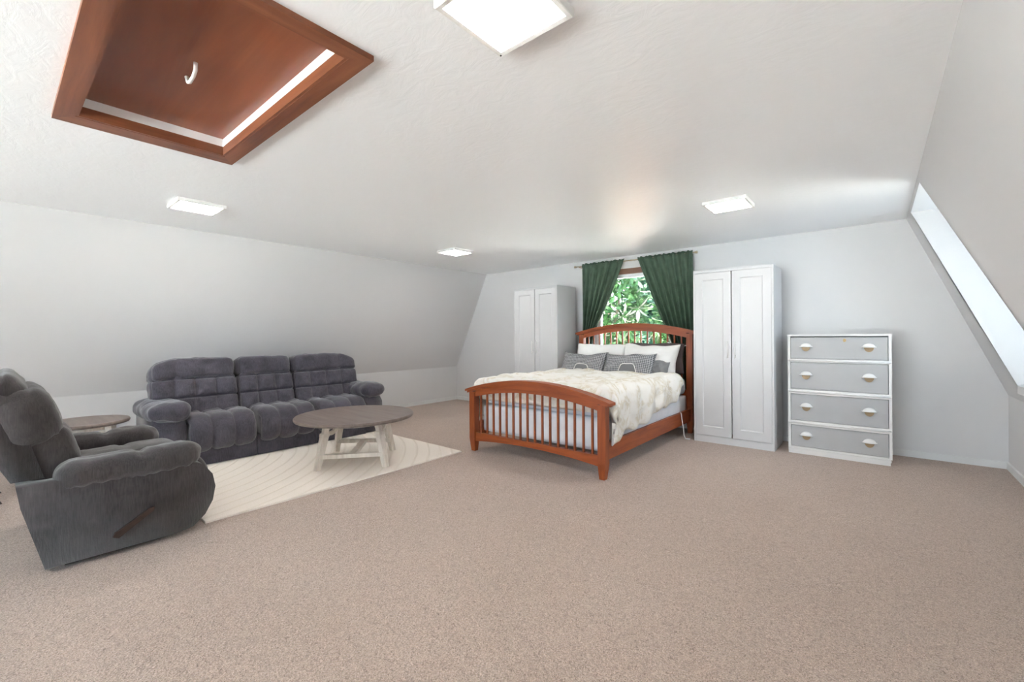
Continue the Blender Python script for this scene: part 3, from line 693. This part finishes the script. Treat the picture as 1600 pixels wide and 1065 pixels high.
# duvet: a draped sheet with thickness
def duvet():
    nj, ni = 96, 96; Y0, Y1 = 3.315, 5.03; FD = 0.17; zt = 0.712; half = 0.755; rr = 0.05
    top = []; bot = []
    for j in range(nj+1):
        t_ = -FD + (Y1-Y0+FD)*j/nj; y = Y0+max(0.0, t_); fd = max(0.0, -t_)
        hemz = 0.315 + (y-3.33)*0.125 + 0.018*math.sin(y*9.0+0.6) + 0.012*math.sin(y*23+1)
        if y > 4.9: hemz += (y-4.9)*0.9
        hr = zt-hemz; hl = zt-0.40-0.05*math.sin(y*7)
        rt, rb = [], []
        for i in range(ni+1):
            s = -(half+hl) + (2*half+hl+hr)*i/ni
            a = abs(s)-(half-rr); sg = 1 if s > 0 else -1
            L = PI/2*rr
            if a <= 0: x, z, n = s, zt, Vector((0, 0, 1))
            elif a < L: th = a/rr; x, z, n = sg*(half-rr+rr*math.sin(th)), zt-rr+rr*math.cos(th), Vector((sg*math.sin(th), 0, math.cos(th)))
            else: x, z, n = sg*half, zt-rr-(a-L), Vector((sg, 0, 0))
            hang = max(0, a)
            p = Vector((bc+x, y, z))
            puff = 0.026*noise.noise(Vector((s*3.2, y*3.2, 1))) + 0.016*noise.noise(Vector((s*8, y*6.5, 5))) + 0.006*noise.noise(Vector((s*22, y*16, 9)))
            fold = 0.030*min(1, hang/0.15)*(0.5+0.5*math.sin(y*19 + 3*noise.noise(Vector((y*2, s, 0)))))
            edge = min(1, min(i, ni-i)/5.0, (nj-j)/4.0)
            d = 0.030*math.sqrt(edge) + 0.014 + max(-0.02, puff)*edge + fold
            if sg > 0 and hang > 0: d += 0.012
            if sg < 0 and hang > 0: d += 0.03*min(1, hang/0.1)
            q = p + n*d
            b_ = p + n*0.004 + n*fold*0.8 + (n*0.010 if hang > 0 else Vector((0,0,0)))
            sf = max(0.0, 1-(y-Y0)/0.06)
            lim = max(0.0, min(1.0, (z-0.40)/0.3))
            if sf > 0 or fd > 0:
                q.z -= (fd*lim + 0.02*sf*sf); b_.z -= (fd*lim + 0.02*sf*sf)
                q.y = max(q.y-0.012*(1 if fd > 0 else sf), 3.284); b_.y = max(b_.y, 3.296)
                if fd > 0 and a <= 0: q.z -= 0.02; b_.z += 0.0
            rt.append(q); rb.append(b_)
        top.append(rt); bot.append(rb)
    V = [v for r in top for v in r]; k = len(V); V += [v for r in bot for v in r]; F = []
    w = ni+1
    for j in range(nj):
        for i in range(ni):
            a = j*w+i; F.append((a, a+1, a+w+1, a+w)); F.append((k+a, k+a+w, k+a+w+1, k+a+1))
    rim = [i for i in range(w)] + [j*w+ni for j in range(1, nj+1)] + [nj*w+i for i in range(ni-1, -1, -1)] + [j*w for j in range(nj-1, 0, -1)]
    for a in range(len(rim)): b = rim[(a+1) % len(rim)]; F.append((rim[a], k+rim[a], k+b, b))
    return V, F
V, F = duvet(); loc = (bc, 4.16, 0.69)
o = obj('duvet', V, F, 'duvet', None, True, off=loc); o.location = loc
tag(o, 'cream duvet with faint brown floral print spread over the bed', 'duvet')
# pillows
def pillow(name, w, h, t, loc, lean, yaw, mat, label, cat, group, seed, sag=0.0, roll=0.0):
    n = 30; V = []; F = []
    def surf(u, v, sgn, dy=0.0):
        e = max(0, (1-abs(u)**3.0))*max(0, (1-abs(v)**3.0))
        pin = 1-0.07*(1-abs(u))*abs(v)**2; pin2 = 1-0.07*(1-abs(v))*abs(u)**2
        x = u*w/2*pin2; z = v*h/2*pin
        if v > 0: z -= sag*(1-u*u)*v*v + 0.03*v*noise.noise(Vector((u*1.5+seed, 3, seed)))
        y = -sgn*(t/2*e**0.5) + 0.020*noise.noise(Vector((u*2.2+seed, v*2.2, seed)))*e**0.5 + 0.008*noise.noise(Vector((u*6+seed, v*6, seed)))*e**0.5
        return (x, y-dy, z)
    for sgn in (1, -1):
        for i in range(n+1):
            for j in range(n+1):
                u = 2*i/n-1; v = 2*j/n-1
                V.append(surf(u, v, sgn))
    w_ = n+1; k = w_*w_
    for i in range(n):
        for j in range(n):
            a = i*w_+j; F.append((a, a+w_, a+w_+1, a+1)); F.append((k+a, k+a+1, k+a+w_+1, k+a+w_))
    o = obj(name, V, F, mat, None, True); o.location = loc; o.rotation_euler = (lean, roll, yaw)
    bm = bmesh.new(); bm.from_mesh(o.data); bmesh.ops.remove_doubles(bm, verts=bm.verts, dist=1e-5); bmesh.ops.recalc_face_normals(bm, faces=bm.faces); bm.to_mesh(o.data); bm.free()
    tag(o, label, cat, group); return o, (lambda u, v, dy: Vector(surf(u, v, 1, dy)))
pillow('dark_pillow', 0.70, 0.38, 0.07, (-2.13, 5.375, 0.905), -0.06, 0.0, 'darkcloth', 'dark brown pillow tucked behind the right white pillow', 'pillow', 'pillows', 1.0)
pillow('white_pillow', 0.72, 0.42, 0.21, (-2.83, 5.20, 0.885), -0.32, 0.03, 'whitecloth', 'white pillow leaning on the headboard, left one', 'pillow', 'pillows', 2.0, 0.01)
pillow('white_pillow', 0.72, 0.43, 0.21, (-2.15, 5.19, 0.875), -0.34, -0.05, 'whitecloth', 'white pillow leaning on the headboard, right one', 'pillow', 'pillows', 3.3, 0.01, 0.03)
pillow('grey_cushion', 0.34, 0.20, 0.10, (-1.985, 4.965, 0.80), -0.45, -0.1, 'plaingrey', 'plain dark grey cushion peeking out behind the right patterned cushion', 'cushion', 'pillows', 4.2)
for (cx_, lab, sd, sag, arch) in ((-2.925, 'grey woven-pattern cushion at the left, with cream piped arch', 5.1, 0.035, 0.42), (-2.30, 'grey woven-pattern cushion at the right, with cream piped arch', 6.4, 0.03, 0.55)):
    o, at = pillow('patterned_cushion', 0.66, 0.32, 0.15, (cx_, 4.93, 0.835), -0.50, -0.03, 'greypillow', lab, 'cushion', 'pillows', sd, sag)
    def edge_(u): return -0.93 + arch*1.5*max(0.0, 1-abs((u-0.1)/0.36)**5)
    us = [-0.26+0.72*i/20 for i in range(21)]
    pts = [(-0.26, -0.95)] + [(u, edge_(u)) for u in us] + [(0.46, -0.95)]
    bobj('piping', bm_tube([at(u, v, 0.003) for u, v in pts], 0.0045, 6), 'piping', o, True)
    fv = []; ff = []
    for u in us:
        for k in range(6): fv.append(at(u, -0.95+(edge_(u)+0.95)*k/5, 0.0025))
    for i in range(20):
        for k in range(5): ff.append((i*6+k, i*6+k+1, i*6+6+k+1, i*6+6+k))
    pp = obj('plain_patch', fv, ff, 'plaingrey', o, True)
    pm = pp.modifiers.new('thickness', 'SOLIDIFY'); pm.thickness = 0.002

# ------------------------------------------------------------------ curtains
RODZ, RODY = 2.215, 5.605
lo = (-2.6, RODY, RODZ)
rod = empty('curtain_rod', lo, 'thin brass curtain rod with end finials above the window', 'curtain rod')
bobj('rod', bm_tube([(-3.42, RODY, RODZ), (-1.735, RODY, RODZ)], 0.0075, 10), 'rodbrass', rod, True, off=lo)
for x, s in ((-3.42, -1), (-1.735, 1)):
    bobj('finial', bm_tube([(x, RODY, RODZ), (x+s*0.012, RODY, RODZ), (x+s*0.014, RODY, RODZ), (x+s*0.04, RODY, RODZ), (x+s*0.045, RODY, RODZ)], [0.008, 0.008, 0.014, 0.017, 0.012], 12), 'rodbrass', rod, True, off=lo)
for x in (-3.385, -1.77):
    bobj('bracket', bm_tube([(x, YB, RODZ-0.01), (x, RODY, RODZ-0.01)], 0.006, 8), 'rodbrass', rod, True, off=lo)
def curtain(xo, inner, folds, label, seed):
    nu, nv = 110, 70; zt, zb = RODZ+0.03, 0.12; V = []; F = []
    def xin(z):
        for (za, xa), (zb_, xb) in zip(inner[:-1], inner[1:]):
            if zb_ <= z <= za: t = (za-z)/(za-zb_); return xa+(xb-xa)*t
        return inner[0][1] if z > inner[0][0] else inner[-1][1]
    for j in range(nv+1):
        t = j/nv; z = zt+(zb-zt)*t
        xi = xin(z); wd = abs(xi-xo)
        for i in range(nu+1):
            u = i/nu; x = xo+(xi-xo)*u
            amp = (0.006+0.022*min(1, t*3))
            if t < 0.03: amp = 0.016
            ph = 2*PI*folds*u + 1.2*noise.noise(Vector((u*3, t*1.5, seed)))+seed
            y = RODY + amp*math.sin(ph) + 0.006*noise.noise(Vector((u*8, t*6, seed)))
            if abs(z-RODZ) < 0.02: y = RODY-0.0105 + 0.003*math.sin(ph)
            zz = z + (0.006*math.sin(2*PI*u*folds*1.7+seed) if j == 0 else 0)
            V.append((x+0.004*math.cos(ph), y, zz))
    w = nu+1
    for j in range(nv):
        for i in range(nu): a = j*w+i; F.append((a, a+1, a+w+1, a+w))
    lo_ = ((xo+inner[0][1])/2, RODY, zb)
    o = obj('curtain', V, F, 'curtain', None, True, off=lo_); o.location = lo_
    m = o.modifiers.new('thickness', 'SOLIDIFY'); m.thickness = 0.003; m.offset = 0
    tag(o, label, 'curtain', 'green curtains'); return o
curtain(-3.335, [(2.245,-2.665),(1.95,-2.79),(1.65,-2.93),(1.30,-3.105),(0.95,-3.21),(0.12,-3.20)], 6, 'dark green velvet curtain drawn to the left of the window', 0.4)
curtain(-1.748, [(2.245,-2.475),(1.95,-2.37),(1.65,-2.255),(1.34,-2.125),(0.95,-1.97),(0.12,-1.97)], 7, 'dark green velvet curtain drawn to the right of the window', 2.1)

# ------------------------------------------------------------------ white cable by the headboard
lo = (-1.66, 5.15, 0.0)
cb = bm_tube([(-1.714,5.02,0.31),(-1.708,5.03,0.295),(-1.700,5.04,0.20),(-1.690,5.05,0.12),(-1.69,5.06,0.05),(-1.675,5.07,0.008),(-1.63,5.09,0.006)], 0.0055, 6)
o = bobj('power_cable', cb, 'cable', None, True, off=lo); o.location = lo
tag(o, 'white cable hanging over the side rail to the carpet', 'cable')
lo = (-1.84, 5.40, 1.0)
cb = bm_tube([(-1.99,5.385,1.10),(-1.95,5.39,1.085),(-1.92,5.40,1.045),(-1.88,5.405,1.03),(-1.83,5.405,1.045),(-1.785,5.40,1.06),(-1.768,5.395,1.063)], 0.006, 6)
o = bobj('headboard_cable', cb, 'cable', None, True, off=lo); o.location = lo
tag(o, 'white cord looped against the right end of the headboard', 'cable')

# ------------------------------------------------------------------ outside
GZ = -2.7
o = bobj('garden_ground', bm_box(-30, 25, YB+0.3, 45, GZ-0.1, GZ), 'lawn'); struct(o)
o = bobj('added_bounce_deck', bm_box(-14, 8, -14, YF-0.2, -0.25, -0.05), 'bounce_deck'); struct(o)  # added out of view as a sunlit reflector to lift the ceiling
def leaf_mesh(bm, c, d, L, wdt, roll):
    d = Vector(d).normalized(); s = d.cross(Vector((0,0,1)))
    if s.length < 1e-3: s = Vector((1,0,0))
    s.normalize(); s = Matrix.Rotation(roll, 3, d) @ s; n = d.cross(s)
    c = Vector(c); pts = [c, c+d*L*0.35+s*wdt/2+n*L*0.04, c+d*L*0.7+s*wdt*0.38, c+d*L-n*L*0.10, c+d*L*0.7-s*wdt*0.38, c+d*L*0.35-s*wdt/2+n*L*0.04]
    m1 = c+d*L*0.35; m2 = c+d*L*0.7+n*L*0.0
    v = [bm.verts.new(p) for p in pts]; a = bm.verts.new(m1); b = bm.verts.new(m2)
    for f in ((v[0],v[1],a),(v[1],v[2],b,a),(v[2],v[3],b),(v[3],v[4],b),(v[4],v[5],a,b),(v[5],v[0],a)): bm.faces.new(f)
def rdir(): 
    while True:
        v = Vector((random.uniform(-1,1), random.uniform(-1,1), random.uniform(-1,1)))
        if 0.1 < v.length < 1: return v.normalized()
def tree(name, c, rad, nleaf, lmat, L, label, pale=0):
    t = empty(name, (c[0], c[1], GZ), label, 'tree', 'trees outside the window'); lo = (c[0], c[1], GZ)
    tr = [(c[0]+0.12*math.sin(k), c[1], GZ+(c[2]-GZ)*k/6) for k in range(7)]
    bobj('trunk', bm_tube(tr, [0.13-0.012*k for k in range(7)], 10), 'bark', t, True, off=lo)
    for k in range(5):
        d = rdir(); d.z = abs(d.z)*0.6+0.2
        p = Vector((tr[4][0], tr[4][1], tr[4][2])); q = Vector(c)+Vector((d.x*rad[0], d.y*rad[1], d.z*rad[2]))*0.75
        bobj('branch', bm_tube([p, p.lerp(q, 0.5)+Vector((0,0,0.1)), q], [0.05, 0.035, 0.012], 6), 'bark', t, True, off=lo)
    bm = bmesh.new()
    for _ in range(nleaf):
        d = rdir(); r = random.uniform(0.55, 1.0)
        p = Vector((c[0]+d.x*rad[0]*r, c[1]+d.y*rad[1]*r, c[2]+d.z*rad[2]*r))
        e = (d*0.6 + rdir()*0.8 + Vector((0,0,-0.25)))
        leaf_mesh(bm, p, e, L*random.uniform(0.7,1.3), L*0.42, random.uniform(-1,1))
    f = bobj('foliage', bm, lmat, t, off=lo); f['kind'] = 'stuff'
    # star-shaped clusters of large pale leaves
    for _ in range(pale):
        d = rdir(); d.y = -abs(d.y); p = Vector((c[0]+d.x*rad[0]*0.98, c[1]+d.y*rad[1]*1.0, c[2]+d.z*rad[2]*0.98))
        ax = Vector((d.x*0.4, -1, 0.25+d.z*0.3)).normalized(); s = ax.cross(Vector((0,0,1))).normalized(); u = s.cross(ax)
        nl = random.choice((6, 7, 8))
        for k in range(nl):
            a = 2*PI*k/nl + random.uniform(-0.15,0.15); e = s*math.cos(a)+u*math.sin(a)+ax*0.25
            bm = bmesh.new(); leaf_mesh(bm, p, e, random.uniform(0.22,0.36), 0.085, random.uniform(-0.4,0.4))
            bobj('leaf', bm, random.choice(('leaf3','leaf3','leaf1')), t, off=lo)
tree('leafy_tree', (-4.42, 8.6, 1.75), (0.78, 0.7, 1.15), 1900, 'leaf1', 0.20, 'bright green broad-leaved tree with pale leaf stars close outside the window', 22)
tree('leafy_tree', (-6.95, 10.8, 2.2), (1.2, 1.0, 1.5), 3200, 'leaf2', 0.30, 'dark blue-green tree standing behind at the left through the window', 4)
tree('leafy_tree', (-4.0, 11.6, 2.4), (1.28, 1.1, 1.9), 4500, 'leaf2', 0.32, 'tall dark green tree filling the view behind the pale leaves', 0)
tree('leafy_tree', (-2.80, 8.5, 1.45), (0.58, 0.6, 1.0), 1300, 'leaf1', 0.18, 'light green tree at the right of the view through the window', 10)
lo = (-7.3, 13.5, GZ)
hs = empty('neighbour_house', lo, 'orange neighbouring house glimpsed through the headboard spindles', 'house')
bobj('wall', bm_box(-9.6, -5.6, 13.5, 17, GZ, 1.25), 'stucco', hs, off=lo)
bobj('roof', bm_prism([(-9.9,1.25),(-5.3,1.25),(-7.6,2.6)], 'y', 13.2, 17.3), 'roof', hs, off=lo)
bobj('window', bm_box(-8.6, -7.6, 13.46, 13.5, -0.2, 0.9), 'white2', hs, off=lo)
lo = (-3.35, 14.0, GZ)
sh = empty('garden_shed', lo, 'blue garden shed glimpsed low through the window', 'shed')
bobj('wall', bm_box(-4.0, -2.7, 14.0, 15.6, GZ, 0.75), 'blue', sh, off=lo)
bobj('roof', bm_prism([(-4.15,0.75),(-2.55,0.75),(-3.35,1.2)], 'y', 13.85, 15.75), 'roof', sh, off=lo)
